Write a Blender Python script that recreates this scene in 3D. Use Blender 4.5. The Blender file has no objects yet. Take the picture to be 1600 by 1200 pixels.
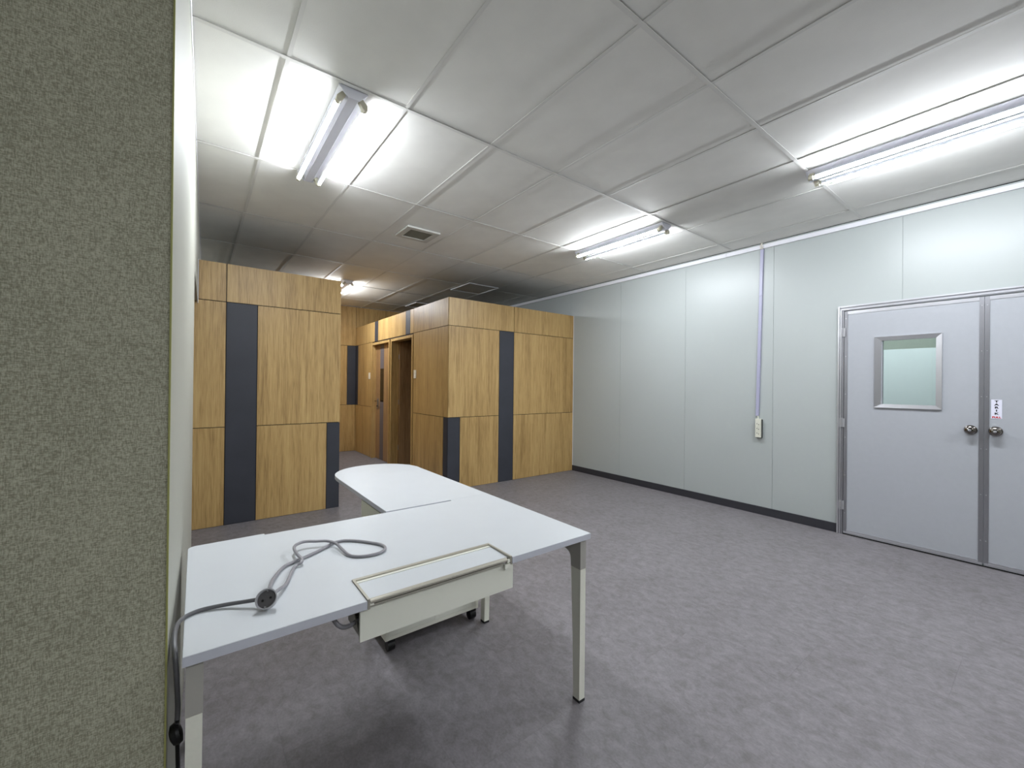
import bpy, bmesh, math, random
from mathutils import Vector, Matrix
random.seed(7)
S = bpy.context.scene
COL = S.collection

# ---------------------------------------------------------------- camera, world, exposure
EYE = 1.35
yaw, pitch, roll, F = .6508, .0029, .0104, 647.11
fwd = Vector((math.sin(yaw)*math.cos(pitch), math.cos(yaw)*math.cos(pitch), math.sin(pitch)))
rgt = Vector((math.cos(yaw), -math.sin(yaw), 0)); upv = rgt.cross(fwd)
r2 = rgt*math.cos(roll) + upv*math.sin(roll); u2 = upv*math.cos(roll) - rgt*math.sin(roll)
cam = bpy.data.cameras.new('camera'); co = bpy.data.objects.new('camera', cam); COL.objects.link(co)
cam.sensor_fit = 'HORIZONTAL'; cam.sensor_width = 36; cam.lens = F/1600*36; cam.clip_start = .02
M = Matrix((r2, u2, -fwd)).transposed().to_4x4(); M.translation = (0, 0, EYE); co.matrix_world = M
S.camera = co
w = bpy.data.worlds.new('world'); S.world = w; w.use_nodes = True
w.node_tree.nodes['Background'].inputs[0].default_value = (.5, .55, .6, 1)
w.node_tree.nodes['Background'].inputs[1].default_value = .05
S.view_settings.view_transform = 'Standard'; S.view_settings.look = 'None'
S.view_settings.gamma = 1; S.view_settings.use_curve_mapping = False
S.view_settings.exposure = 2.12
TUBE_POWER = 72.0          # emission strength of the fluorescent tubes

# ---------------------------------------------------------------- dimensions
ZC = 2.8936                 # ceiling
XR = 4.806                  # right wall face
ZT = 2.472                  # height of the wood-clad rooms
YB = 4.745; YR = 4.69       # fronts of left / right room
YE = 8.56                   # end wall
def wallx(y): return -.066 + .014*y      # face of the left wall

# ---------------------------------------------------------------- materials
def lin(c):
    return tuple((x/12.92 if x <= .04045 else ((x+.055)/1.055)**2.4) for x in [v/255 for v in c]) + (1,)
def mat(name, rgb, rough=.5, metal=0, noise=0, nscale=20, stretch=(1, 1, 1), bump=0, bscale=200, spec=None, coat=0):
    m = bpy.data.materials.new(name); m.use_nodes = True; nt = m.node_tree
    b = nt.nodes['Principled BSDF']; c = lin(rgb)
    b.inputs['Base Color'].default_value = c; b.inputs['Roughness'].default_value = rough
    b.inputs['Metallic'].default_value = metal
    if spec is not None: b.inputs['Specular IOR Level'].default_value = spec
    if coat: b.inputs['Coat Weight'].default_value = coat; b.inputs['Coat Roughness'].default_value = .15
    if noise or bump:
        tc = nt.nodes.new('ShaderNodeTexCoord'); mp = nt.nodes.new('ShaderNodeMapping')
        mp.inputs['Scale'].default_value = stretch
        nt.links.new(tc.outputs['Object'], mp.inputs[0])
    if noise:
        n = nt.nodes.new('ShaderNodeTexNoise'); n.inputs['Scale'].default_value = nscale; n.inputs['Detail'].default_value = 6
        nt.links.new(mp.outputs[0], n.inputs['Vector'])
        r = nt.nodes.new('ShaderNodeValToRGB')
        r.color_ramp.elements[0].position = .3; r.color_ramp.elements[1].position = .7
        r.color_ramp.elements[0].color = tuple(v*(1-noise) for v in c[:3])+(1,)
        r.color_ramp.elements[1].color = tuple(min(1, v*(1+noise)) for v in c[:3])+(1,)
        nt.links.new(n.outputs['Fac'], r.inputs[0]); nt.links.new(r.outputs[0], b.inputs['Base Color'])
    if bump:
        n = nt.nodes.new('ShaderNodeTexNoise'); n.inputs['Scale'].default_value = bscale; n.inputs['Detail'].default_value = 3
        nt.links.new(mp.outputs[0], n.inputs['Vector'])
        bp = nt.nodes.new('ShaderNodeBump'); bp.inputs['Strength'].default_value = bump; bp.inputs['Distance'].default_value = .002
        nt.links.new(n.outputs['Fac'], bp.inputs['Height']); nt.links.new(bp.outputs[0], b.inputs['Normal'])
    return m

def wood(name, dark, mid, light, rough=.42):
    m = bpy.data.materials.new(name); m.use_nodes = True; nt = m.node_tree; N = nt.nodes; L = nt.links
    b = N['Principled BSDF']; b.inputs['Roughness'].default_value = rough
    tc = N.new('ShaderNodeTexCoord'); oi = N.new('ShaderNodeObjectInfo')
    sc = N.new('ShaderNodeVectorMath'); sc.operation = 'SCALE'; sc.inputs['Scale'].default_value = 37
    cb = N.new('ShaderNodeCombineXYZ'); L.new(oi.outputs['Random'], cb.inputs[0]); L.new(oi.outputs['Random'], cb.inputs[1]); L.new(oi.outputs['Random'], cb.inputs[2])
    L.new(cb.outputs[0], sc.inputs[0])
    ad = N.new('ShaderNodeVectorMath'); ad.operation = 'ADD'; L.new(tc.outputs['Object'], ad.inputs[0]); L.new(sc.outputs[0], ad.inputs[1])
    acc = None
    for scl, wt, det, dis in (((5, 5, .5), .26, 4, 1.2), ((42, 42, 1.3), .30, 4, .8), ((210, 210, 7), .34, 3, .2), ((1.2, 1.2, .7), .10, 1, 0)):
        mp = N.new('ShaderNodeMapping'); mp.inputs['Scale'].default_value = scl; L.new(ad.outputs[0], mp.inputs[0])
        n2 = N.new('ShaderNodeTexNoise'); n2.inputs['Scale'].default_value = 1; n2.inputs['Detail'].default_value = det; n2.inputs['Distortion'].default_value = dis
        L.new(mp.outputs[0], n2.inputs['Vector'])
        m2 = N.new('ShaderNodeMath'); m2.operation = 'MULTIPLY_ADD'; m2.inputs[1].default_value = wt; L.new(n2.outputs['Fac'], m2.inputs[0])
        if acc is None: m2.inputs[2].default_value = 0
        else: L.new(acc, m2.inputs[2])
        acc = m2.outputs[0]
    r = N.new('ShaderNodeValToRGB'); e = r.color_ramp.elements
    e[0].position = .40; e[0].color = lin(dark); e[1].position = .62; e[1].color = lin(light)
    k = e.new(.5); k.color = lin(mid)
    L.new(m2.outputs[0], r.inputs[0]); L.new(r.outputs[0], b.inputs['Base Color'])
    bp = N.new('ShaderNodeBump'); bp.inputs['Strength'].default_value = .12; bp.inputs['Distance'].default_value = .001
    L.new(n2.outputs['Fac'], bp.inputs['Height']); L.new(bp.outputs[0], b.inputs['Normal'])
    return m

def fabric(name, dark, light):
    m = bpy.data.materials.new(name); m.use_nodes = True; nt = m.node_tree; N = nt.nodes; L = nt.links
    b = N['Principled BSDF']; b.inputs['Roughness'].default_value = .8; b.inputs['Specular IOR Level'].default_value = .2
    tc = N.new('ShaderNodeTexCoord')
    outs = []
    for s in ((85, 40, 520), (520, 40, 95), (330, 30, 330), (6, 6, 6)):
        mp = N.new('ShaderNodeMapping'); mp.inputs['Scale'].default_value = s; L.new(tc.outputs['Object'], mp.inputs[0])
        n = N.new('ShaderNodeTexNoise'); n.inputs['Scale'].default_value = 1; n.inputs['Detail'].default_value = 2
        L.new(mp.outputs[0], n.inputs['Vector']); outs.append(n.outputs['Fac'])
    a = None
    for o, wt in zip(outs, (.34, .34, .25, .07)):
        q = N.new('ShaderNodeMath'); q.operation = 'MULTIPLY_ADD'; q.inputs[1].default_value = wt; L.new(o, q.inputs[0])
        if a is None: q.inputs[2].default_value = 0
        else: L.new(a, q.inputs[2])
        a = q.outputs[0]
    r = N.new('ShaderNodeValToRGB'); e = r.color_ramp.elements
    e[0].position = .42; e[0].color = lin(dark); e[1].position = .59; e[1].color = lin(light)
    L.new(a, r.inputs[0]); L.new(r.outputs[0], b.inputs['Base Color'])
    bp = N.new('ShaderNodeBump'); bp.inputs['Strength'].default_value = .4; bp.inputs['Distance'].default_value = .001
    L.new(a, bp.inputs['Height']); L.new(bp.outputs[0], b.inputs['Normal'])
    return m

def vinyl(name):
    m = bpy.data.materials.new(name); m.use_nodes = True; nt = m.node_tree; N = nt.nodes; L = nt.links
    b = N['Principled BSDF']
    tc = N.new('ShaderNodeTexCoord'); oi = N.new('ShaderNodeObjectInfo')
    cb = N.new('ShaderNodeCombineXYZ'); L.new(oi.outputs['Random'], cb.inputs[0]); L.new(oi.outputs['Random'], cb.inputs[1])
    sc = N.new('ShaderNodeVectorMath'); sc.operation = 'SCALE'; sc.inputs['Scale'].default_value = 61; L.new(cb.outputs[0], sc.inputs[0])
    ad = N.new('ShaderNodeVectorMath'); ad.operation = 'ADD'; L.new(tc.outputs['Object'], ad.inputs[0]); L.new(sc.outputs[0], ad.inputs[1])
    a = None
    for s, det, wt, dist in (((2.6, 3.4, 1), 4, .20, .4), ((24, 17, 1), 7, .50, .5), ((120, 85, 1), 5, .30, 0)):
        mp = N.new('ShaderNodeMapping'); mp.inputs['Scale'].default_value = s; L.new(ad.outputs[0], mp.inputs[0])
        n = N.new('ShaderNodeTexNoise'); n.inputs['Scale'].default_value = 1; n.inputs['Detail'].default_value = det; n.inputs['Distortion'].default_value = dist
        n.inputs['Roughness'].default_value = .62
        L.new(mp.outputs[0], n.inputs['Vector'])
        q = N.new('ShaderNodeMath'); q.operation = 'MULTIPLY_ADD'; q.inputs[1].default_value = wt; L.new(n.outputs['Fac'], q.inputs[0])
        if a is None: q.inputs[2].default_value = 0
        else: L.new(a, q.inputs[2])
        a = q.outputs[0]
    r = N.new('ShaderNodeValToRGB'); e = r.color_ramp.elements
    e[0].position = .38; e[0].color = lin(FLOOR_D); e[1].position = .63; e[1].color = lin(FLOOR_L)
    k = e.new(.5); k.color = lin(FLOOR_M)
    L.new(a, r.inputs[0]); L.new(r.outputs[0], b.inputs['Base Color'])
    b.inputs['Roughness'].default_value = .5; b.inputs['Specular IOR Level'].default_value = .35
    bp = N.new('ShaderNodeBump'); bp.inputs['Strength'].default_value = .1; bp.inputs['Distance'].default_value = .001
    L.new(a, bp.inputs['Height']); L.new(bp.outputs[0], b.inputs['Normal'])
    return m
FLOOR_D, FLOOR_M, FLOOR_L = (102, 98, 98), (118, 114, 117), (132, 128, 131)

oak = wood('oak_laminate', (148, 117, 69), (180, 148, 94), (197, 166, 111))
oak_brown = wood('oak_door', (124, 94, 62), (156, 122, 84), (174, 142, 102))
charcoal = mat('charcoal_laminate', (52, 54, 62), .55, noise=.12, nscale=3)
core = mat('dark_groove', (34, 28, 24), .8)
vin = vinyl('vinyl_tile')
under = mat('screed', (70, 66, 66), .9)
tile_m = mat('ceiling_tile', (238, 237, 232), .75, noise=.035, nscale=4, bump=.25, bscale=260)
bar_m = mat('ceiling_bar', (226, 225, 221), .5)
plen = mat('plenum', (60, 60, 60), .9)
steel = mat('painted_steel_panel', (172, 178, 177), .36, noise=.012, nscale=1.5, bump=.03, bscale=40)
steel_left = mat('painted_steel_panel_left', (168, 168, 158), .6, noise=.012, nscale=1.5, spec=.25)
cove_m = mat('white_trim', (232, 232, 238), .35)
basem = mat('black_skirting', (48, 48, 54), .5)
fab = fabric('woven_wallcover', (134, 132, 114), (184, 182, 162))
fab_edge = mat('wallcover_edge', (150, 150, 90), .6)
alu = mat('aluminium', (200, 200, 205), .32, metal=.85)
alu2 = mat('aluminium_dull', (150, 150, 155), .4, metal=.8)
leaf_m = mat('door_leaf', (168, 171, 177), .42, noise=.015, nscale=30)
hinge_m = mat('hinge_steel', (176, 176, 180), .45, metal=.6)
chrome = mat('knob_steel', (128, 123, 118), .14, metal=1)
blackp = mat('black_plastic', (14, 14, 16), .4)
white_lam = mat('white_laminate', (198, 202, 206), .38, noise=.012, nscale=9)
white_edge = mat('laminate_edge', (196, 198, 208), .45)
cream = mat('cream_powder_coat', (232, 232, 220), .4)
legw = mat('leg_powder_coat', (230, 229, 216), .45, noise=.02, nscale=120)
alu_cream = mat('port_metal', (176, 172, 160), .4, metal=.5)
strip_m = mat('door_inlay', (98, 93, 98), .5)
greyp = mat('grey_bracket', (168, 165, 158), .45)
cable_m = mat('grey_cable', (140, 138, 143), .4)
cable_d = mat('dark_grey_cable', (92, 92, 95), .4)
sockface = mat('socket_face', (84, 82, 84), .5)
lens_grey = mat('grey_socket_rim', (168, 168, 172), .35)
fix_m = mat('fixture_white', (225, 226, 235), .4)
hold_m = mat('lampholder_cream', (196, 192, 172), .5)
duct_m = mat('duct_lavender', (166, 166, 190), .35)
outlet_m = mat('outlet_cream', (216, 216, 202), .4)
switch_m = mat('switch_white', (228, 222, 208), .4)
ventf = mat('vent_frame', (205, 204, 198), .5)
ventd = mat('vent_grille', (140, 137, 124), .6)
red_m = mat('sign_red', (190, 40, 50), .6)
ink = mat('sign_black', (24, 20, 30), .6)
paper = mat('sign_paper', (222, 222, 236), .5)
white_next = mat('next_room_white', (200, 214, 212), .6)
green_next = mat('next_room_upper', (176, 190, 176), .6)
glass = bpy.data.materials.new('window_glass'); glass.use_nodes = True
gb = glass.node_tree.nodes['Principled BSDF']; gb.inputs['Base Color'].default_value = (.95, .985, .975, 1)
gb.inputs['Transmission Weight'].default_value = 1; gb.inputs['Roughness'].default_value = .0; gb.inputs['IOR'].default_value = 1.45
dglass = mat('dark_glass', (16, 14, 14), .1)
tube_m = bpy.data.materials.new('lit_tube'); tube_m.use_nodes = True
tb = tube_m.node_tree.nodes['Principled BSDF']; tb.inputs['Base Color'].default_value = (1, 1, 1, 1)
tb.inputs['Emission Color'].default_value = (.90, .945, 1, 1); tb.inputs['Emission Strength'].default_value = TUBE_POWER

tube_back = tube_m.copy(); tube_back.name = 'lit_tube_back'
tube_back.node_tree.nodes['Principled BSDF'].inputs['Emission Strength'].default_value = TUBE_POWER*.05

# ---------------------------------------------------------------- helpers
WO = {}
def props(o, label=None, cat=None, group=None, kind=None):
    if label: o['label'] = label
    if cat: o['category'] = cat
    if group: o['group'] = group
    if kind: o['kind'] = kind
    return o
def link(name, me, loc, parent=None, rot=None):
    o = bpy.data.objects.new(name, me); COL.objects.link(o)
    loc = Vector(loc)
    if parent is not None:
        o.parent = parent; o.location = loc - WO[parent.name]
    else: o.location = loc
    WO[o.name] = loc
    if rot: o.rotation_euler = rot
    return o
def empty(name, loc): return link(name, None, loc)
def finish(name, bm, m, loc, parent=None, smooth=False, bevel=0, seg=2):
    loc = Vector(loc)
    if bevel:
        ed = [e for e in bm.edges if len(e.link_faces) == 2 and e.calc_face_angle() > .6]
        bmesh.ops.bevel(bm, geom=ed, offset=bevel, segments=seg, affect='EDGES', clamp_overlap=True)
    bmesh.ops.translate(bm, verts=bm.verts, vec=-loc)
    bmesh.ops.recalc_face_normals(bm, faces=bm.faces)
    me = bpy.data.meshes.new(name); bm.to_mesh(me); bm.free()
    for mm in (m if isinstance(m, (list, tuple)) else [m]): me.materials.append(mm)
    if smooth:
        for p in me.polygons: p.use_smooth = True
        try: me.set_sharp_from_angle(angle=math.radians(35))
        except Exception: pass
    return link(name, me, loc, parent)
def addbox(bm, x0, x1, y0, y1, z0, z1, mi=0):
    v = [bm.verts.new(p) for p in ((x0,y0,z0),(x1,y0,z0),(x1,y1,z0),(x0,y1,z0),(x0,y0,z1),(x1,y0,z1),(x1,y1,z1),(x0,y1,z1))]
    for f in ((0,3,2,1),(4,5,6,7),(0,1,5,4),(1,2,6,5),(2,3,7,6),(3,0,4,7)):
        fc = bm.faces.new([v[i] for i in f]); fc.material_index = mi
def box(name, x0, x1, y0, y1, z0, z1, m, parent=None, bevel=0, seg=1, **k):
    bm = bmesh.new(); addbox(bm, x0, x1, y0, y1, z0, z1)
    o = finish(name, bm, m, ((x0+x1)/2, (y0+y1)/2, (z0+z1)/2), parent, bevel=bevel, seg=seg)
    return props(o, **k)
def boxes(name, L, m, parent=None, bevel=0, **k):
    bm = bmesh.new()
    for b in L: addbox(bm, *b)
    x = [sum(b[2*i]+b[2*i+1] for b in L)/2/len(L) for i in range(3)]
    return props(finish(name, bm, m, x, parent, bevel=bevel), **k)
def addprism(bm, pts, axis, a0, a1):
    """pts: 2D outline in the two other axes (cyclic order), extruded along axis"""
    def P(p, a):
        return {'X': (a, p[0], p[1]), 'Y': (p[0], a, p[1]), 'Z': (p[0], p[1], a)}[axis]
    A = [bm.verts.new(P(p, a0)) for p in pts]; B = [bm.verts.new(P(p, a1)) for p in pts]
    bm.faces.new(A); bm.faces.new(B[::-1])
    for i in range(len(pts)):
        j = (i+1) % len(pts); bm.faces.new((A[j], A[i], B[i], B[j]))
def prism(name, pts, axis, a0, a1, m, parent=None, bevel=0, loc=None, smooth=False, **k):
    bm = bmesh.new(); addprism(bm, pts, axis, a0, a1)
    if loc is None:
        loc = sum((v.co for v in bm.verts), Vector())/len(bm.verts)
    return props(finish(name, bm, m, loc, parent, bevel=bevel, smooth=smooth), **k)
def addcyl(bm, p0, p1, r0, r1=None, n=20):
    p0, p1 = Vector(p0), Vector(p1); r1 = r0 if r1 is None else r1
    d = (p1-p0).normalized(); a = d.orthogonal().normalized(); b = d.cross(a)
    A = []; B = []
    for i in range(n):
        t = 2*math.pi*i/n; q = a*math.cos(t)+b*math.sin(t)
        A.append(bm.verts.new(p0+q*r0)); B.append(bm.verts.new(p1+q*r1))
    bm.faces.new(A[::-1]); bm.faces.new(B)
    for i in range(n):
        j = (i+1) % n; bm.faces.new((A[i], A[j], B[j], B[i]))
def cyl(name, p0, p1, r0, m, parent=None, r1=None, n=20, **k):
    bm = bmesh.new(); addcyl(bm, p0, p1, r0, r1, n)
    return props(finish(name, bm, m, (Vector(p0)+Vector(p1))/2, parent, smooth=True), **k)
def lathe(name, origin, axis, prof, m, parent=None, n=28, **k):
    """prof: list of (distance along axis, radius)"""
    bm = bmesh.new(); o = Vector(origin); d = Vector(axis).normalized(); a = d.orthogonal().normalized(); b = d.cross(a)
    rings = []
    for h, r in prof:
        rings.append([bm.verts.new(o+d*h+(a*math.cos(2*math.pi*i/n)+b*math.sin(2*math.pi*i/n))*max(r, 1e-4)) for i in range(n)])
    for A, B in zip(rings, rings[1:]):
        for i in range(n):
            j = (i+1) % n; bm.faces.new((A[i], A[j], B[j], B[i]))
    bm.faces.new(rings[0][::-1]); bm.faces.new(rings[-1])
    return props(finish(name, bm, m, origin, parent, smooth=True), **k)
def catmull(P, n=6, closed=False):
    P = [Vector(p) for p in P]; out = []
    for i in range(len(P)-1):
        p0 = P[max(i-1, 0)]; p1 = P[i]; p2 = P[i+1]; p3 = P[min(i+2, len(P)-1)]
        for k in range(n):
            t = k/n
            out.append(.5*((2*p1)+(-p0+p2)*t+(2*p0-5*p1+4*p2-p3)*t*t+(-p0+3*p1-3*p2+p3)*t**3))
    out.append(P[-1]); return out
def addtube(bm, P, r, n=10):
    rings = []; prev = None
    for i, p in enumerate(P):
        d = (P[min(i+1, len(P)-1)]-P[max(i-1, 0)]).normalized()
        a = (prev - d*prev.dot(d)).normalized() if prev is not None else d.orthogonal().normalized()
        prev = a; b = d.cross(a)
        rings.append([bm.verts.new(p+(a*math.cos(2*math.pi*j/n)+b*math.sin(2*math.pi*j/n))*r) for j in range(n)])
    for A, B in zip(rings, rings[1:]):
        for i in range(n):
            j = (i+1) % n; bm.faces.new((A[i], A[j], B[j], B[i]))
    bm.faces.new(rings[0][::-1]); bm.faces.new(rings[-1])
def tube(name, pts, r, m, parent=None, n=10, sub=6, **k):
    bm = bmesh.new(); P = catmull(pts, sub); addtube(bm, P, r, n)
    return props(finish(name, bm, m, P[0], parent, smooth=True), **k)

# ---------------------------------------------------------------- floor
floor = box('floor', -3.1, 9.0, -3.1, 8.7, -.12, -.004, under, kind='structure')
me_cache = {}
TW, TL = .472, .944
x0s = .74 - TW*8; i = 0
tile_me = None
for ix in range(18):
    xa = x0s + TW*ix
    for iy in range(-4, 10):
        ya = .28 + TL*iy + (TL/2 if ix % 2 else 0)
        yb = ya + TL
        A, B, C_, D = max(xa, -3), min(xa+TW, XR), max(ya, -3), min(yb, YE)
        if B-A < .02 or D-C_ < .02: continue
        full = abs(B-A-TW) < 1e-6 and abs(D-C_-TL) < 1e-6
        if full and tile_me is not None:
            link('tile', tile_me, ((A+B)/2, (C_+D)/2, -.002), floor)
        else:
            o = box('tile', A+.0002, B-.0002, C_+.0002, D-.0002, -.004, 0, vin, floor)
            if full: tile_me = o.data

# ---------------------------------------------------------------- ceiling: slab, tiles, T bars
ceiling = box('ceiling', -3.1, XR+.1, -3.1, 8.7, ZC+.03, ZC+.13, plen, kind='structure')
AX = [-3.0, -2.55, -1.975, -1.4, -.825, -.25, .3315, .918, 1.491, 2.065, 2.643, 3.224, 3.815, 4.48, XR]
JY = [-3.0, -2.29, -1.17, -.05, 1.074, 2.215, 3.337, 4.479, 5.558, 6.68, 7.80, YE]
for a, b in zip(AX, AX[1:]):
    for c, d in zip(JY, JY[1:]):
        if b < -.3 and c > 1.3: continue
        o = box('tile', a+.004, b-.004, c+.004, d-.004, ZC+.0015, ZC+.0105, tile_m, ceiling)
        o.rotation_euler = (math.radians(random.uniform(-.1, .1)), math.radians(random.uniform(-.18, .18)), 0)
        o.location.z += random.uniform(.001, .004)
for y in JY[1:-1]:
    x0 = -3 if y < 1.3 else -.02
    box('grid_bar', x0, XR-.02, y-.011, y+.011, ZC-.0035, ZC-.001, bar_m, ceiling)
for x in AX[1:-1]:
    y1 = 1.2 if x < -.1 else YE
    box('grid_bar', x-.009, x+.009, -3, y1, ZC-.0015, ZC+.0005, bar_m, ceiling)

# ---------------------------------------------------------------- right wall
DY0, DY1, DZ = -.565, 1.228, 2.104         # door opening
wr = boxes('wall_right', [(XR+.006, XR+.1, DY1, YE+.1, 0, ZC), (XR+.006, XR+.1, -3.1, DY0, 0, ZC), (XR+.006, XR+.1, DY0, DY1, DZ, ZC)], steel, kind='structure')
seams = [-3.1, -2.17, -1.18, -.19, .80, 1.797, 2.779, 3.765, 4.75, 5.74, 6.73, 7.71, YE]
for a, b in zip(seams, seams[1:]):
    g = .0012
    if b <= DY0 or a >= DY1:
        box('panel', XR, XR+.008, a+g, b-g, 0, ZC-.001, steel, wr)
    else:
        L = [(XR, XR+.008, a+g, b-g, DZ, ZC-.001)]
        if a < DY0: L.append((XR, XR+.008, a+g, DY0, 0, DZ))
        if b > DY1: L.append((XR, XR+.008, DY1, b-g, 0, DZ))
        boxes('panel', L, steel, wr)
for i, (a, b, z) in enumerate([(-3, 2.28, 0), (2.283, 4.9, .0), (4.903, YE, 0)]):
    box('trim_%d' % (i+1), XR-.018, XR, a, b, 2.835, 2.875, cove_m, kind='structure')
box('baseboard_right', XR-.012, XR, DY1+.002, YR-.004, 0, .083, basem, kind='structure', bevel=.002)
box('baseboard_right', XR-.012, XR, -3, DY0-.002, 0, .083, basem, kind='structure', bevel=.002)

# ---------------------------------------------------------------- double door in the right wall
def dleaf(name, y0, y1, window):
    d = empty(name, (XR, (y0+y1)/2, 0)); props(d, kind='structure')
    xf, xb = XR-.012, XR+.03; z0, z1 = .022, 2.066
    if window:
        wy0, wy1, wz0, wz1 = .585, .925, 1.213, 1.781
        boxes('leaf', [(xf, xb, y0, wy0, z0, z1), (xf, xb, wy1, y1, z0, z1), (xf, xb, wy0, wy1, z0, wz0), (xf, xb, wy0, wy1, wz1, z1)], leaf_m, d)
        # bevelled aluminium frame around the pane, mitred
        oy0, oy1, oz0, oz1 = .557, .977, 1.187, 1.809
        iy0, iy1, iz0, iz1 = .592, .930, 1.219, 1.774
        for nm, q in (('top', ((oy0, oz1), (oy1, oz1), (iy1, iz1), (iy0, iz1))), ('bottom', ((oy0, oz0), (oy1, oz0), (iy1, iz0), (iy0, iz0))),
                      ('side', ((oy0, oz0), (oy0, oz1), (iy0, iz1), (iy0, iz0))), ('side', ((oy1, oz0), (oy1, oz1), (iy1, iz1), (iy1, iz0)))):
            bm = bmesh.new()
            A = [bm.verts.new((XR-.028 if k < 2 else XR-.022, p[0], p[1])) for k, p in enumerate(q)]
            B = [bm.verts.new((XR+.008, p[0], p[1])) for p in q]
            bm.faces.new(A); bm.faces.new(B[::-1])
            for k in range(4):
                j = (k+1) % 4; bm.faces.new((A[k], A[j], B[j], B[k]))
            finish('window_frame', bm, alu, (XR-.02, (q[0][0]+q[2][0])/2, (q[0][1]+q[2][1])/2), d, bevel=.0015, seg=1)
        box('pane', XR+.004, XR+.009, wy0, wy1, wz0, wz1, glass, d)
    else:
        box('leaf', xf, xb, y0, y1, z0, z1, leaf_m, d)
    e = .026; x0 = xf-.004
    box('edge_strip', x0, xf+.001, y0+.001, y0+e, z0, z1, alu2, d, bevel=.001)
    box('edge_strip', x0, xf+.001, y1-e, y1-.001, z0, z1, alu2, d, bevel=.001)
    box('edge_strip', x0, xf+.001, y0+e, y1-e, z1-.028, z1, alu, d, bevel=.001)
    box('edge_strip', x0, xf+.001, y0+e, y1-e, z0, z0+.022, alu, d, bevel=.001)
    box('kick_strip', x0-.004, x0, y0+.004, y1-.004, z0-.008, z0+.008, alu, d, bevel=.001)
    for yy in (y0+.013, y1-.013):
        for zz in (.2, .55, .9, 1.3, 1.65, 2.0):
            cyl('screw', (x0, yy, zz), (x0-.002, yy, zz), .004, alu, d, n=8)
    return d
YM = .332
d1 = dleaf('door_1', YM+.0006, DY1-.033, True)
d2 = dleaf('door_2', DY0+.033, YM-.0006, False)
def knob(parent, y):
    k = lathe('knob', (XR-.016, y, 1.04), (-1, 0, 0), [(0, .036), (.004, .037), (.008, .034), (.012, .02), (.016, .012), (.03, .0125), (.034, .02), (.04, .0285), (.05, .031), (.06, .028), (.066, .019), (.0665, .011), (.064, .010)], chrome, parent)
    lathe('keyhole', (XR-.08, y, 1.04), (-1, 0, 0), [(-.002, .0095), (.004, .009), (.005, .006)], alu, k)
knob(d1, .40); knob(d2, .273)
def hinge(z):
    h = empty('hinge', (XR-.02, DY1-.018, z)); h.parent = d1; h.location = Vector((XR-.02, DY1-.018, z))-WO['door_1']; WO[h.name] = Vector((XR-.02, DY1-.018, z))
    return h
for z in (1.873, 1.034, .27):
    bm = bmesh.new(); x = XR-.026; y = DY1-.02
    addbox(bm, x+.002, x+.005, y-.024, y+.02, z-.04, z+.04)
    for k in range(5): addcyl(bm, (x, y, z-.04+k*.0165), (x, y, z-.0265+k*.0165), .006, n=10)
    finish('hinge', bm, hinge_m, (x, y, z), d1)
# frame around both leaves
fr = empty('trim_4', (XR, .33, 0)); props(fr, kind='structure')
for y0, y1, yo in ((DY1-.031, DY1+.012, 1), (DY0-.012, DY0+.031, -1)):
    box('jamb', XR-.02, XR+.10, y0, y1, 0, DZ-.03, alu2, fr, bevel=.002)
    yr = y1-.012 if yo > 0 else y0
    box('jamb_lip', XR-.028, XR-.02, yr, yr+.012, 0, DZ+.012, alu, fr, bevel=.002)
    yr = y1-.026 if yo > 0 else y0+.014
    box('jamb_lip', XR-.026, XR-.02, yr, yr+.008, 0, DZ-.014, alu, fr, bevel=.002)
box('head', XR-.02, XR+.10, DY0, DY1, DZ-.031, DZ+.012, alu2, fr, bevel=.002)
box('head_lip', XR-.028, XR-.02, DY0, DY1, DZ, DZ+.012, alu, fr, bevel=.002)
box('head_lip', XR-.026, XR-.02, DY0+.01, DY1-.01, DZ-.024, DZ-.014, alu, fr, bevel=.002)
box('sill', XR-.004, XR+.1, DY0, DY1, -.002, .006, blackp, fr)

# sign: TARIK / PULL
sg = box('sign', XR-.0145, XR-.0122, .243, .297, 1.135, 1.279, paper, bevel=.0004,
         label='small white push-pull sticker reading TARIK in black and PULL in red', cat='sign')
def letters(txt, size, y, z, m, parent, nm='lettering', sx=1.0):
    c = bpy.data.curves.new('t', 'FONT'); c.body = txt; c.size = size; c.align_x = 'CENTER'; c.align_y = 'CENTER'; c.extrude = .0003; c.offset = .0011
    t = bpy.data.objects.new('t', c); COL.objects.link(t)
    dg = bpy.context.evaluated_depsgraph_get(); me = bpy.data.meshes.new_from_object(t.evaluated_get(dg))
    bpy.data.objects.remove(t)
    me.materials.clear(); me.materials.append(m)
    me.transform(Matrix.Diagonal((sx, 1, 1, 1)))
    # text faces -X: local x -> -Y world, local y -> Z
    R = Matrix(((0, 0, -1, 0), (-1, 0, 0, 0), (0, 1, 0, 0), (0, 0, 0, 1))); me.transform(R)
    return link(nm, me, (XR-.0148, y, z), parent)
for k, ch in enumerate('TARIK'):
    letters(ch, .0205, .270, 1.264-.0228*k, ink, sg, 'letter', 1.45)
letters('PULL', .0155, .270, 1.1455, red_m, sg, 'letter', 1.3)

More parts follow.
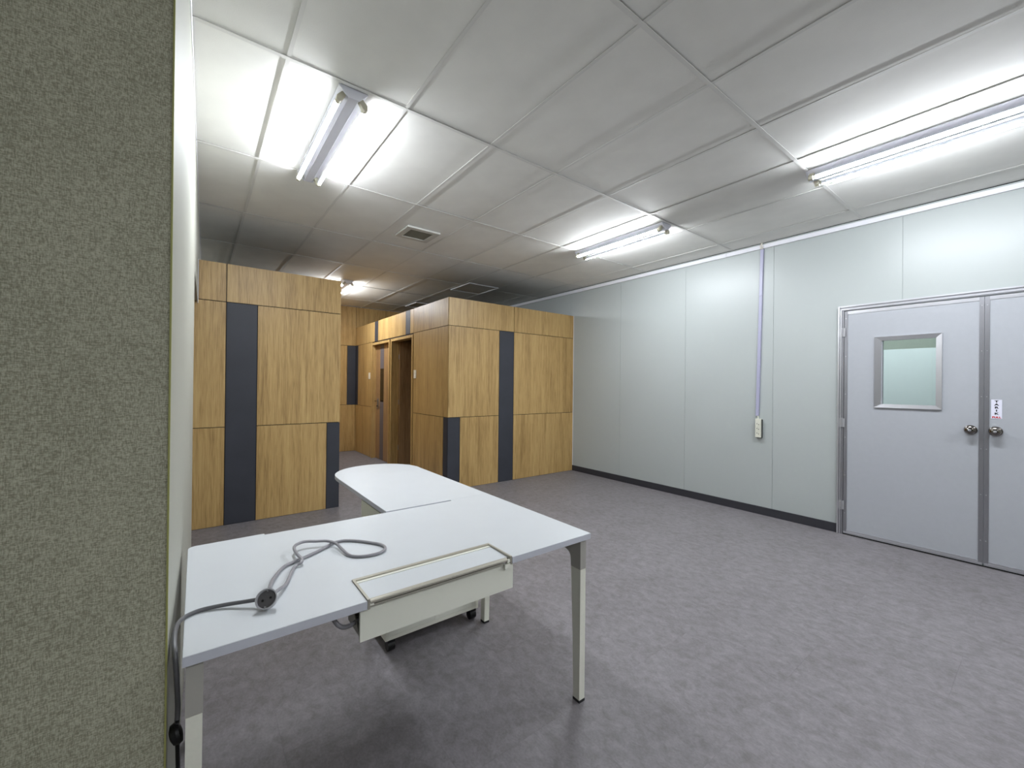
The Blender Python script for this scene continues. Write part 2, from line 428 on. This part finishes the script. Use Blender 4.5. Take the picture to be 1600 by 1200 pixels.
# ---------------------------------------------------------------- outlet strip and duct on the right wall
dt = empty('cable_duct', (XR, 1.93, 1.05))
props(dt, 'long pale lavender plastic cable duct running down the grey wall', 'cable duct')
bm = bmesh.new()
def slant(bm, z0, z1, wd, dp, x1=XR):
    c = lambda z: 1.908 + (2.83-z)*.0195
    q = []
    for z in (z0, z1):
        for dx, dy in ((0, -wd/2), (-dp*.8, -wd/2), (-dp, -wd/2+.003), (-dp, wd/2-.003), (-dp*.8, wd/2), (0, wd/2)):
            q.append(bm.verts.new((x1+dx, c(z)+dy, z)))
    bm.faces.new(q[:6]); bm.faces.new(q[6:][::-1])
    for k in range(6):
        j = (k+1) % 6; bm.faces.new((q[j], q[k], q[6+k], q[6+j]))
slant(bm, 1.05, 2.33, .032, .018); finish('duct_cover', bm, duct_m, (XR, 1.93, 1.6), dt)
bm = bmesh.new(); slant(bm, 2.332, 2.83, .032, .018); finish('duct_cover', bm, duct_m, (XR, 1.93, 2.6), dt)
tube('cable', [(XR-.008, 1.915, 2.82), (XR-.03, 1.917, 2.85), (XR-.028, 1.912, 2.88), (XR-.015, 1.902, 2.893)], .004, switch_m, dt)
tube('cable', [(XR-.008, 1.904, 2.82), (XR-.03, 1.898, 2.85), (XR-.028, 1.906, 2.88), (XR-.015, 1.914, 2.893)], .004, switch_m, dt)
oz = empty('power_strip', (XR, 1.926, .82)); props(oz, 'cream three-socket power strip hanging below the lavender duct', 'power strip')
box('housing', XR-.04, XR, 1.896, 1.950, .822, 1.018, outlet_m, oz, bevel=.004, seg=2)
box('back_shell', XR-.02, XR-.001, 1.892, 1.954, .818, 1.012, blackp, oz, bevel=.004, seg=2, label='black rear half of the housing')
for z in (.862, .912, .962):
    s = lathe('socket', (XR-.0405, 1.924, z), (-1, 0, 0), [(0, .0215), (.0015, .0215), (.0015, .0185), (-.0005, .018)], outlet_m, oz, n=24)
    for dy in (-.008, .008): cyl('pin_hole', (XR-.0405, 1.924+dy, z+dy*.5), (XR-.0425, 1.924+dy, z+dy*.5), .0042, blackp, s, n=10)
tube('cord', [(XR-.012, 1.936, 1.06), (XR-.014, 1.932, 1.035), (XR-.02, 1.928, 1.012)], .005, outlet_m, oz)

# ---------------------------------------------------------------- left wall (slightly rotated) and covered wall end
Y0, Y1 = 1.257, 3.47
bm = bmesh.new(); addprism(bm, [(wallx(Y0), Y0), (wallx(Y1), Y1), (wallx(Y1)-.12, Y1), (wallx(Y0)-.12, Y0)], 'Z', 0, ZC)
wl = finish('wall_left', bm, steel_left, (-.1, 2.3, 0)); props(wl, kind='structure')
bm = bmesh.new(); addprism(bm, [(wallx(Y1), Y1), (wallx(YB), YB), (wallx(YB)-.12, YB), (wallx(Y1)-.12, Y1)], 'Z', 2.09, ZC)
finish('lintel', bm, steel_left, (-.1, 4.1, 2.5), wl)
bm = bmesh.new(); addprism(bm, [(wallx(YB)+.004, YB-.012), (wallx(YB)+.004, YB), (wallx(YB), YB), (wallx(YB), YB-.012)], 'Z', 2.07, ZT)
finish('corner_bead', bm, cove_m, (0, YB, 2.3), wl)
tube('ceiling_bead', [(wallx(y)+.002, y, ZC-.004) for y in (1.26, 2, 3, 4, 5.5, 6.5)], .003, cove_m, wl, n=6, sub=1)
bm = bmesh.new(); addprism(bm, [(wallx(YB), YB), (wallx(YE), YE), (wallx(YE)-.1, YE), (wallx(YB)-.1, YB)], 'Z', ZT+.02, ZC)
finish('upper_wall', bm, steel_left, (0, 6.6, 2.7), wl)
wn = box('wall_near_left', -3.1, wallx(Y0)-.002, Y0-.012, Y0+.1, 0, ZC, fab, kind='structure')
box('edge_trim', wallx(Y0)-.003, wallx(Y0)+.0005, Y0-.014, Y0+.004, 0, ZC, fab_edge, wn)
# rest of the room behind the camera
box('wall_far_left', -3.1, -3.0, -3.1, Y0, 0, ZC, steel_left, kind='structure')
box('wall_behind', -3.1, XR, -3.1, -3.0, 0, ZC, steel_left, kind='structure')
box('wall_passage', -3.1, -.2, 3.3, 3.4, 0, ZC, steel_left, kind='structure')
box('wall_passage_end', -1.6, -1.5, 3.4, YB, 0, ZC, steel_left, kind='structure')

# ---------------------------------------------------------------- wood-clad rooms
G = .0035     # half joint
PT = .009     # panel thickness
def panel_front(parent, y, x0, x1, z0, z1, m):
    lb = 'charcoal grey panel' if m is charcoal else None
    box('panel', x0+G, x1-G, y, y+PT, z0+G, z1-G, m, parent, bevel=.0008, label=lb)
def panel_side(parent, x, y0, y1, z0, z1, m, sgn=1):
    lb = 'charcoal grey panel' if m is charcoal else None
    a, b = (x, x+PT) if sgn > 0 else (x-PT, x)
    box('panel', a, b, y0+G, y1-G, z0+G, z1-G, m, parent, bevel=.0008, label=lb)
ZA, ZB = .927, 2.108
# left room
XL1 = 1.25
bl = boxes('wall_left_room', [(-1.5, XL1-PT, YB+PT-.001, YB+.1, 0, ZT-.003), (XL1-.1, XL1-PT, YB+.1, YE, 0, ZT-.003), (-.2, XL1-PT, YB+.1, YE, ZT-.035, ZT-.01)], core, kind='structure')  # last box: unseen dark roof plate, added to darken the ceiling above
for q in [(-1.5, -.75, 0, ZA, oak), (-1.5, -.75, ZA, ZB, oak), (-.75, .217, 0, ZA, oak), (-.75, .217, ZA, ZB, oak), (-.75, .217, ZB, ZT, oak), (.217, .470, 0, ZB, charcoal), (.217, XL1, ZB, ZT, oak),
          (.470, XL1, ZA, ZB, oak), (.470, 1.118, 0, ZA, oak), (1.118, XL1, 0, ZA, charcoal)]:
    if q[0] == -.75 and q[3] == ZT: q = (-.012+0.016,)+q[1:]
    panel_front(bl, YB, *q)
for q in [(YB, YB+.13, 0, ZA, charcoal), (YB+.13, 5.9, 0, ZA, oak), (YB, 5.9, ZA, ZB, oak), (YB, 5.9, ZB, ZT, oak), (5.9, 7.2, 0, ZA, oak), (5.9, 7.2, ZA, ZB, oak), (5.9, 7.2, ZB, ZT, oak),
          (7.2, YE, 0, ZA, oak), (7.2, YE, ZA, ZB, oak), (7.2, YE, ZB, ZT, oak)]:
    panel_side(bl, XL1, *q, -1)
# right room
X0 = 2.549
XS = X0 - .004
def gapbox(y0, y1, z0, z1): return (X0+PT-.001, X0+.1, y0, y1, z0, z1)
br = boxes('wall_right_room', [(X0+PT, XR, YR+PT-.001, YR+.1, 0, ZT-.003), gapbox(YR+.1, 5.78, 0, ZT-.003), gapbox(6.65, 6.69, 0, ZT-.003), gapbox(7.58, YE, 0, ZT-.003),
                               gapbox(5.78, 6.65, 2.075, ZT-.003), gapbox(6.69, 7.58, 2.075, ZT-.003), (X0+.1, XR, YR+.1, YE, ZT-.035, ZT-.01)], core, kind='structure')  # roof plate at the end is out of view, added dark to deepen ceiling shade
for q in [(X0, 2.728, 0, ZA, charcoal), (2.728, 3.345, 0, ZA, oak), (X0, 3.345, ZA, ZB, oak), (3.345, 3.60, 0, ZB, charcoal), (3.60, XR-.004, 0, ZA, oak), (3.60, XR-.004, ZA, ZB, oak),
          (X0, 3.60, ZB, ZT, oak), (3.60, XR-.004, ZB, ZT, oak)]:
    panel_front(br, YR, *q)
for q in [(YR+PT, 4.815, 0, ZA, charcoal), (4.815, 5.765, 0, ZA, oak), (YR+PT, 5.765, ZA, ZB, oak), (YR+PT, 5.765, ZB, ZT, oak),
          (5.765, 5.892, ZB, ZT, oak), (5.892, 6.06, ZB, ZT, charcoal), (6.06, 6.66, ZB, ZT, oak), (6.66, 7.28, ZB, ZT, oak), (7.28, 7.45, ZB, ZT, charcoal), (7.45, YE, ZB, ZT, oak),
          (7.58, 8.40, 0, ZA, oak), (7.58, 8.40, ZA, ZB, oak), (8.40, YE, ZA, ZB, charcoal), (8.40, YE, 0, ZA, oak)]:
    panel_side(br, X0, *q)
box('corner_bead', XR-.005, XR+.0, YR-.003, YR+.006, .0, ZT, cove_m, br)
box('ceiling_left_room', -.1, XL1-.1, YB+.1, YE, ZT-.06, ZT-.036, tile_m, kind='structure')
box('ceiling_right_room', X0+.1, XR, YR+.1, YE, ZT-.06, ZT-.036, tile_m, kind='structure')
# interior lining of right room (seen through the open doorway)
box('wall_right_room_inner', X0+.1, XR, 6.66, 6.70, 0, ZT-.06, oak_brown, kind='structure')
# ---- open doorway: frame + leaf swung inwards
d3 = empty('door_3', (X0, 6.2, 0)); props(d3, kind='structure')
def dframe(parent, y0, y1, zt, wd=.04, x=X0):
    box('jamb', x-.012, x+.115, y0, y0+wd, 0, zt, oak, parent, bevel=.001)
    box('jamb', x-.012, x+.115, y1-wd, y1, 0, zt, oak, parent, bevel=.001)
    box('head', x-.012, x+.115, y0+wd, y1-wd, zt-wd, zt, oak, parent, bevel=.001)
dframe(d3, 5.768, 6.648, 2.088)
lf = box('leaf', X0+.12, X0+.92, 6.572, 6.608, .01, 2.04, oak_brown, d3, bevel=.001)
for z in (.3, 1.05, 1.8): cyl('hinge', (X0+.117, 6.60, z-.04), (X0+.117, 6.60, z+.04), .006, alu2, d3, n=10)
# ---- closed door
d4 = empty('door_4', (X0, 7.13, 0)); props(d4, kind='structure')
dframe(d4, 6.692, 7.577, 2.088)
bx = X0+.062
boxes('leaf', [(bx, bx+.036, 6.734, 7.145, .008, 2.046), (bx, bx+.036, 7.325, 7.535, .008, 2.046)], oak_brown, d4)
boxes('inlay_strip', [(bx-.001, bx+.036, 7.147, 7.323, .008, 1.03), (bx-.001, bx+.036, 7.147, 7.323, 1.62, 2.046)], strip_m, d4, label='grey inlay strip')
box('glass_slot', bx+.004, bx+.03, 7.147, 7.323, 1.03, 1.62, dglass, d4, label='narrow dark glass slot')
box('lock_plate', bx-.006, bx, 7.39, 7.45, .90, 1.09, alu2, d4, bevel=.002)
hd = cyl('handle', (bx-.006, 7.425, 1.04), (bx-.055, 7.425, 1.04), .010, chrome, d4, n=14)
cyl('lever', (bx-.05, 7.43, 1.04), (bx-.05, 7.30, 1.04), .009, chrome, hd, n=14)
cyl('thumb_turn', (bx-.006, 7.42, .95), (bx-.03, 7.42, .95), .013, chrome, hd, n=14)
# light switches
for (y, z, lb) in ((5.695, 1.497, 'white light switch on the wood wall beside the open doorway'), (7.71, 1.495, 'white light switch on the wood wall left of the closed door')):
    s = empty('light_switch', (X0, y, z)); props(s, lb, 'light switch', 'light switches on the wood wall')
    box('plate', X0-.008, X0, y-.036, y+.036, z-.06, z+.06, switch_m, s, bevel=.003, seg=2)
    box('rocker', X0-.0125, X0-.007, y-.016, y+.016, z-.03, z+.03, switch_m, s, bevel=.002)

# ---- end wall, wood clad to the ceiling
we = box('wall_end', XL1-.1, XR+.1, YE+PT, YE+.15, 0, ZC, core, kind='structure')
for q in [(XL1, 1.9, 0, ZA, oak), (1.9, X0, 0, ZA, oak), (XL1, 1.75, ZA, ZB, oak), (1.75, 2.385, ZA, ZB, oak), (2.385, X0, ZA, ZB, charcoal), (XL1, 1.9, ZB, ZC, oak), (1.9, X0, ZB, ZC, oak),
          (X0, 3.6, ZT, ZC, oak), (3.6, XR, ZT, ZC, oak)]:
    panel_front(we, YE, *q)
box('wall_end_left', -1.6, XL1-.1, YE, YE+.15, 0, ZC, steel_left, kind='structure')

# ---------------------------------------------------------------- room beyond the door window
box('wall_next_partition', 7.6, 7.7, -3, 5, 0, 1.895, white_next, kind='structure')
box('wall_next_end', 8.9, 9.0, -3.1, 5, 0, 3.2, green_next, kind='structure')
box('wall_next_side', 4.95, 9, -3.2, -3.1, 0, 3.2, white_next, kind='structure')
box('wall_next_far', 4.95, 9, 5, 5.1, 0, 3.2, white_next, kind='structure')
box('ceiling_next', XR+.11, 9.0, -3.2, 5.1, 3.2, 3.3, tile_m, kind='structure')

# ---------------------------------------------------------------- fluorescent battens
def batten(xc, y0, y1, label, zc=ZC):
    yc = (y0+y1)/2
    t = empty('batten_light', (xc, yc, zc)); props(t, label, 'ceiling light', 'twin tube batten lights')
    wt, wb, h = .072, .024, .052
    prof = [(xc-wt, zc), (xc+wt, zc), (xc+wt, zc-.006), (xc+wb+.012, zc-.034), (xc+wb, zc-h), (xc-wb, zc-h), (xc-wb-.012, zc-.034), (xc-wt, zc-.006)]
    prism('housing', prof, 'Y', y0+.006, y1-.006, fix_m, t)
    for ya, yb in ((y0, y0+.007), (y1-.007, y1)):
        prism('end_plate', [(xc-wt-.002, zc), (xc+wt+.002, zc), (xc+wt+.002, zc-.006), (xc+wb+.004, zc-h-.002), (xc-wb-.004, zc-h-.002), (xc-wt-.002, zc-.006)], 'Y', ya, yb, fix_m, t)
    zt = zc-.062
    for s in (-1, 1):
        xt = xc+s*.066
        bm = bmesh.new(); addcyl(bm, (xt, y0+.045, zt), (xt, y1-.045, zt), .0135, n=16)
        bmesh.ops.recalc_face_normals(bm, faces=bm.faces)
        for fc in bm.faces:
            dd = fc.normal.x*s*.64 - fc.normal.z*.77      # tubes are turned outwards and down in their angled holders
            fc.material_index = 1 if (abs(fc.normal.y) > .5 or dd < -.02) else (0 if dd > .58 else 2)
        finish('tube', bm, [tube_m, fix_m, tube_back], (xt, yc, zt), t)
        for ya, yb in ((y0+.018, y0+.046), (y1-.046, y1-.018)):
            bm = bmesh.new()
            addprism(bm, [(xc+s*.03, zc-.030), (xc+s*.045, zc-.014), (xt+s*.012, zt+.012), (xt+s*.014, zt-.012), (xt-s*.002, zt-.017), (xt-s*.014, zt-.008)], 'Y', ya, yb)
            finish('lampholder', bm, hold_m, (xt, ya, zt), t, bevel=.002)
            yn, yf = (ya, yb) if ya < yc else (yb, ya)
            cyl('tube_cap', (xt, yf-.002, zt), (xt, yf+(.012 if yf > yn else -.012), zt), .0142, hold_m, t, n=12)
    return t
batten(.640, 2.235, 3.36, 'twin tube batten light directly over the white desk, ridge seen from below')
batten(3.52, 2.235, 3.36, 'twin tube batten light near the grey wall, between the vent and the lavender duct')
batten(3.50, -.045, 1.085, 'twin tube batten light at the upper right, nearest the double door')
batten(1.79, 6.40, 7.52, 'far batten light peeking out behind the left wood-clad room')
batten(3.50, -2.28, -1.16, 'added unseen twin tube batten light behind the viewer, on the door side')  # out of view, added to light the surfaces facing the camera
batten(.64, -2.28, -1.16, 'added unseen twin tube batten light behind the viewer, on the desk side')  # unseen lamp added for the desk front, legs and wall end
batten(6.5, .3, 1.42, 'added unseen batten light in the room beyond the door window, nearer one', 3.2)  # added out of view to light what shows through the pane
batten(6.5, 2.0, 3.12, 'added unseen batten light in the room beyond the door window, farther one', 3.2)  # second unseen lamp, added to brighten the view through the pane

# ---------------------------------------------------------------- vent and white squares for lit ceiling edges
vt = empty('ceiling_vent', (1.79, 3.97, ZC)); props(vt, 'square ceiling exhaust vent with dark grille between the two front lights', 'vent')
bm = bmesh.new(); a0, a1, b0, b1 = 1.612, 1.962, 3.805, 4.135; fw = .055
for q in [(a0, a1, b0, b0+fw), (a0, a1, b1-fw, b1), (a0, a0+fw, b0+fw, b1-fw), (a1-fw, a1, b0+fw, b1-fw)]: addbox(bm, *q, ZC-.018, ZC)
finish('frame', bm, ventf, (1.787, 3.97, ZC), vt, bevel=.002)
box('recess', a0+fw, a1-fw, b0+fw, b1-fw, ZC-.003, ZC, ventd, vt)
for k in range(11):
    y = b0+fw+.01+k*.02
    box('slat', a0+fw, a1-fw, y, y+.008, ZC-.012, ZC-.003, ventd, vt)
for (a0, a1, b0, b1, lb) in ((3.262, 3.80, 5.37, 5.95, 'light-catching ceiling edges drawn as a white square above the front of the right room'), (3.262, 3.80, 7.28, 7.78, 'light-catching ceiling edges drawn as a white square, the farther one over the right room')):  # white frames added for ceiling edges that catch the light
    h = empty('lit_edge_square', ((a0+a1)/2, (b0+b1)/2, ZC)); props(h, lb, 'ceiling square', 'white squares for lit ceiling edges')
    bm = bmesh.new(); e = .014
    for q in [(a0, a1, b0, b0+e), (a0, a1, b1-e, b1), (a0, a0+e, b0+e, b1-e), (a1-e, a1, b0+e, b1-e)]: addbox(bm, *q, ZC-.012, ZC)
    finish('frame', bm, cove_m, ((a0+a1)/2, (b0+b1)/2, ZC), h)
    box('cover', a0+e, a1-e, b0+e, b1-e, ZC-.003, ZC, tile_m, h)

# ---------------------------------------------------------------- L-shaped desk
HT = .72; TH = .024
dk = empty('office_desk', (.664, 1.6, 0))
props(dk, 'white L-shaped office desk with rounded return and tapered cream legs', 'desk')
def arc(cx, cy, r, a0, a1, n):
    return [(cx+r*math.cos(math.radians(a0+(a1-a0)*k/n)), cy+r*math.sin(math.radians(a0+(a1-a0)*k/n))) for k in range(n+1)]
def slab(name, pts, z0, z1, parent):
    bm = bmesh.new(); addprism(bm, pts, 'Z', z0, z1)
    bmesh.ops.recalc_face_normals(bm, faces=bm.faces)
    for f in bm.faces: f.material_index = 0 if abs(f.normal.z) > .5 else 1
    ed = [e for e in bm.edges if abs(e.verts[0].co.z-z1) < 1e-6 and abs(e.verts[1].co.z-z1) < 1e-6]
    bmesh.ops.bevel(bm, geom=ed, offset=.0012, segments=1, affect='EDGES')
    return finish(name, bm, [white_lam, white_edge], (.664, 1.6, z0), parent)
top = [(-.02, 1.205), (.400, 1.205), (.400, 1.362), (.928, 1.362), (.928, 1.205), (1.350, 1.205), (1.350, 2.000), (1.107, 2.000), (1.107, 1.984), (.231, 1.984), (.231, 2.000)] + arc(.005, 1.975, .025, 90, 180, 5)
slab('desktop', top, HT-TH, HT, dk)
ret = [(.750, 2.0004), (1.350, 2.0004), (1.352, 2.93)] + arc(1.055, 2.935, .300, 2, 178, 30)[0:] + [(.752, 2.93)]
slab('return_top', ret, HT-TH, HT, dk)
def desk_leg(xc, yo, s):
    """xc centre of the leg in x, yo outer y face, s=+1 if the leg tapers towards +y"""
    zb, zm, zt = .010, .566, HT-TH-.001
    x0, x1 = xc-.016, xc+.016
    pts = [(yo, zb), (yo+s*.036, zb), (yo+s*.042, .25), (yo+s*.056, zm), (yo, zm)]
    if s < 0: pts = pts[::-1]
    lg = prism('leg', pts, 'X', x0, x1, legw, dk, bevel=.002)
    # grey bracket curving into the under-top rail
    c = [(yo, zm+.001), (yo+s*.057, zm+.001), (yo+s*.057, .598), (yo+s*.060, .612), (yo+s*.068, .624), (yo+s*.080, .631), (yo+s*.14, .642), (yo+s*.22, .656), (yo+s*.22, zt), (yo+s*.02, zt), (yo+s*.004, zt-.005), (yo, zt-.012)]
    if s < 0: c = c[::-1]
    prism('bracket', c, 'X', x0-.001, x1+.001, greyp, lg, bevel=.002, label='grey plastic corner bracket')
    box('foot', x0-.001, x1+.001, min(yo, yo+s*.036)-.001, max(yo, yo+s*.036)+.001, 0, .011, blackp, lg, label='black foot cap')
for xc in (.003, 1.323):
    desk_leg(xc, 1.222, 1); desk_leg(xc, 1.988, -1)
    box('side_rail', xc-.014, xc+.014, 1.442, 1.768, .657, HT-TH-.001, greyp, dk)
boxes('cross_rail', [(.019, .36, 1.50, 1.53, HT-TH-.035, HT-TH-.001), (.36, 1.307, 1.50, 1.53, HT-TH-.035, HT-TH-.001)], greyp, dk)
# post under the round end of the return
cyl('post', (1.10, 2.90, .012), (1.10, 2.90, HT-TH-.001), .03, legw, dk)
cyl('post_foot', (1.10, 2.90, 0), (1.10, 2.90, .012), .05, blackp, dk)
# cable port: frame, flap, rail
cp = empty('cable_port', (.664, 1.28, HT-.02)); cp.parent = dk; cp.location = Vector((.664, 1.28, HT-.02))-WO['office_desk']; WO[cp.name] = Vector((.664, 1.28, HT-.02))
cx0, cx1, cy1 = .401, .927, 1.361
bm = bmesh.new(); f = .007
for q in [(cx0, cx0+f, 1.206, cy1, HT-.026, HT+.0035), (cx1-f, cx1, 1.206, cy1, HT-.026, HT+.0035), (cx0+f, cx1-f, cy1-.013, cy1, HT-.026, HT+.0035)]: addbox(bm, *q)
finish('port_frame', bm, alu_cream, (.664, 1.28, HT), cp, bevel=.0015)
prism('flap', [(1.224, HT-.009), (1.334, HT-.006), (1.334, HT-.002), (1.224, HT-.004)], 'X', cx0+f+.004, cx1-f-.002, white_lam, cp)
box('inner_strip', cx0+f, cx1-f, 1.337, cy1-.013, HT-.02, HT-.001, cream, cp)
prism('flap_lip', [(1.206, HT-.011), (1.210, HT-.013), (1.223, HT-.011), (1.223, HT-.003), (1.216, HT-.002), (1.208, HT-.004), (1.206, HT-.006)], 'X', cx0+f+.002, cx1-f-.012, alu_cream, cp, smooth=True, label='dull metal edge rail')
box('lower_rail', cx0+f, cx1-f-.03, 1.2075, 1.212, HT-.020, HT-.0145, alu_cream, cp, bevel=.001)
for xx in (cx0+f, cx1-f-.012):
    cyl('pivot', (xx, 1.214, HT-.015), (xx+.012, 1.214, HT-.015), .007, cream, cp, n=12)
box('end_clip', cx1-f-.024, cx1-.002, 1.206, 1.214, HT-.038, HT-.022, cream, cp, bevel=.002)
# wiring trough below
tr = empty('wiring_trough', (.664, 1.29, .64)); tr.parent = dk; tr.location = Vector((.664, 1.29, .64))-WO['office_desk']; WO[tr.name] = Vector((.664, 1.29, .64))
box('front_panel', .385, .944, 1.222, 1.232, .597, .692, cream, tr, bevel=.0012)
boxes('channel', [(.388, .941, 1.232, 1.350, .605, .609), (.388, .941, 1.346, 1.350, .609, .694), (.388, .941, 1.232, 1.236, .609, .690)], greyp, tr)
for x in (.388, .60, .937):
    prism('gusset', [(1.236, .609), (1.346, .609), (1.346, .690)], 'X', x, x+.003, greyp, tr)
tube('cable', [(.325, 1.30, .693), (.322, 1.28, .672), (.331, 1.27, .650), (.347, 1.268, .634), (.368, 1.272, .628), (.395, 1.278, .632), (.43, 1.285, .634)], .0065, cable_m, tr, label='thick grey cable looping out of the trough')

# ---------------------------------------------------------------- side pedestal under the return
pd = empty('side_cabinet', (1.035, 2.2, 0)); props(pd, 'white low cabinet on black castors standing under the desk return', 'cabinet')
boxes('carcass', [(.762, .780, 2.02, 2.42, .062, .680), (1.290, 1.308, 2.02, 2.42, .062, .680), (.7808, 1.2892, 2.021, 2.42, .062, .0805), (.780, 1.290, 2.02, 2.42, .662, .680), (.780, 1.290, 2.402, 2.42, .080, .662)], legw, pd)
box('door', .7812, 1.034, 2.021, 2.037, .0815, .660, cream, pd, bevel=.0006)
box('door', 1.0355, 1.2888, 2.021, 2.037, .0815, .660, cream, pd, bevel=.0006)
for x in (.795, 1.278):
    for y in (2.045, 2.385):
        c = cyl('castor', (x-.018, y, .026), (x+.018, y, .026), .026, blackp, pd, n=20)
        box('fork', x-.02, x+.02, y-.018, y+.018, .040, .062, blackp, c, bevel=.003)

# ---------------------------------------------------------------- extension cord on the desk
ec = empty('extension_cord', (.165, 1.335, HT)); props(ec, 'grey extension cord looped on the white desktop with a round socket end', 'cord')
L2 = [(0.176, 1.400), (0.193, 1.479), (0.218, 1.543), (0.244, 1.586), (0.274, 1.607), (0.307, 1.623), (0.358, 1.654), (0.402, 1.685), (0.432, 1.71), (0.472, 1.712), (0.517, 1.674), (0.556, 1.621), (0.577, 1.582), (0.577, 1.541), (0.552, 1.514), (0.515, 1.509), (0.471, 1.525), (0.447, 1.558), (0.438, 1.613), (0.431, 1.675), (0.407, 1.71), (0.372, 1.723), (0.335, 1.738), (0.306, 1.725), (0.291, 1.692), (0.29, 1.635), (0.298, 1.59), (0.291, 1.571), (0.273, 1.566), (0.253, 1.517), (0.228, 1.446), (0.205, 1.400), (0.18, 1.362)]
R = .0054
z = [HT+R+.0004]*len(L2); z[0] = HT+.022; z[1] = HT+.010
for k, h in ((19, .010), (20, .0135), (21, .016), (22, .018), (23, .018), (24, .018), (25, .016), (18, .006), (26, .010), (27, .006), (31, .010), (32, .018)): z[k] = HT+R+h
tube('cable', [(x, y, zz) for (x, y), zz in zip(L2, z)], R, cable_m, ec, n=10, sub=5)
tube('cable', [(.158, 1.345, HT+.024), (.12, 1.372, HT+.016), (.07, 1.402, HT+.009), (.02, 1.415, HT+.006), (-.012, 1.405, HT+.0055), (-.030, 1.378, HT+.006), (-.0365, 1.335, HT+.006), (-.0365, 1.29, HT+.001), (-.034, 1.255, HT-.012), (-.031, 1.244, HT-.05), (-.029, 1.255, HT-.10), (-.028, 1.27, HT-.15), (-.029, 1.262, HT-.19)], R, cable_d, ec, n=10, sub=6, label='darker run of cord dropping behind the desk')
# round socket head, facing the viewer and leaning back
hc = Vector((.162, 1.329, HT+.026)); ax = Vector((-.30, -.80, .62)).normalized()
sk = lathe('socket_head', hc-ax*.014, ax, [(0, .014), (.003, .021), (.010, .0262), (.024, .0275), (.0265, .0268), (.0265, .0240), (.016, .0225)], lens_grey, ec, n=32)
lathe('socket_face', hc+ax*.002, ax, [(0, .0228), (.0015, .0228), (.002, .02)], sockface, sk, n=28)
sd = ax.cross(Vector((0, 0, 1))).normalized()
for s in (-1, 1):
    p = hc+ax*.0035+sd*s*.0095+ax.cross(sd)*s*.003; cyl('pin_hole', p, p+ax*.0015, .0032, blackp, sk, n=12)
for s in (-1, 1):
    p = hc+ax*.004+ax.cross(sd)*s*.021; cyl('earth_clip', p, p+ax*.007, .0022, alu, sk, n=8)
# black plug and cords between wall and left leg
pg = empty('wall_plug', (-.03, 1.262, .52)); props(pg, 'black round plug hanging between the wall and the front left desk leg', 'plug')
lathe('plug_body', (-.0415, 1.262, .512), (1, .0, .25), [(0, .012), (.004, .022), (.014, .0245), (.020, .022), (.023, .008)], blackp, pg, n=24)
tube('pigtail', [(-.028, 1.262, .545), (-.029, 1.262, HT-.18)], .004, blackp, pg, n=8, sub=2)
tube('floor_cord', [(-.028, 1.27, .49), (-.027, 1.30, .40), (-.024, 1.33, .25), (-.026, 1.36, .10), (-.024, 1.40, .02), (-.01, 1.46, .006)], .0045, blackp, pg, n=8)
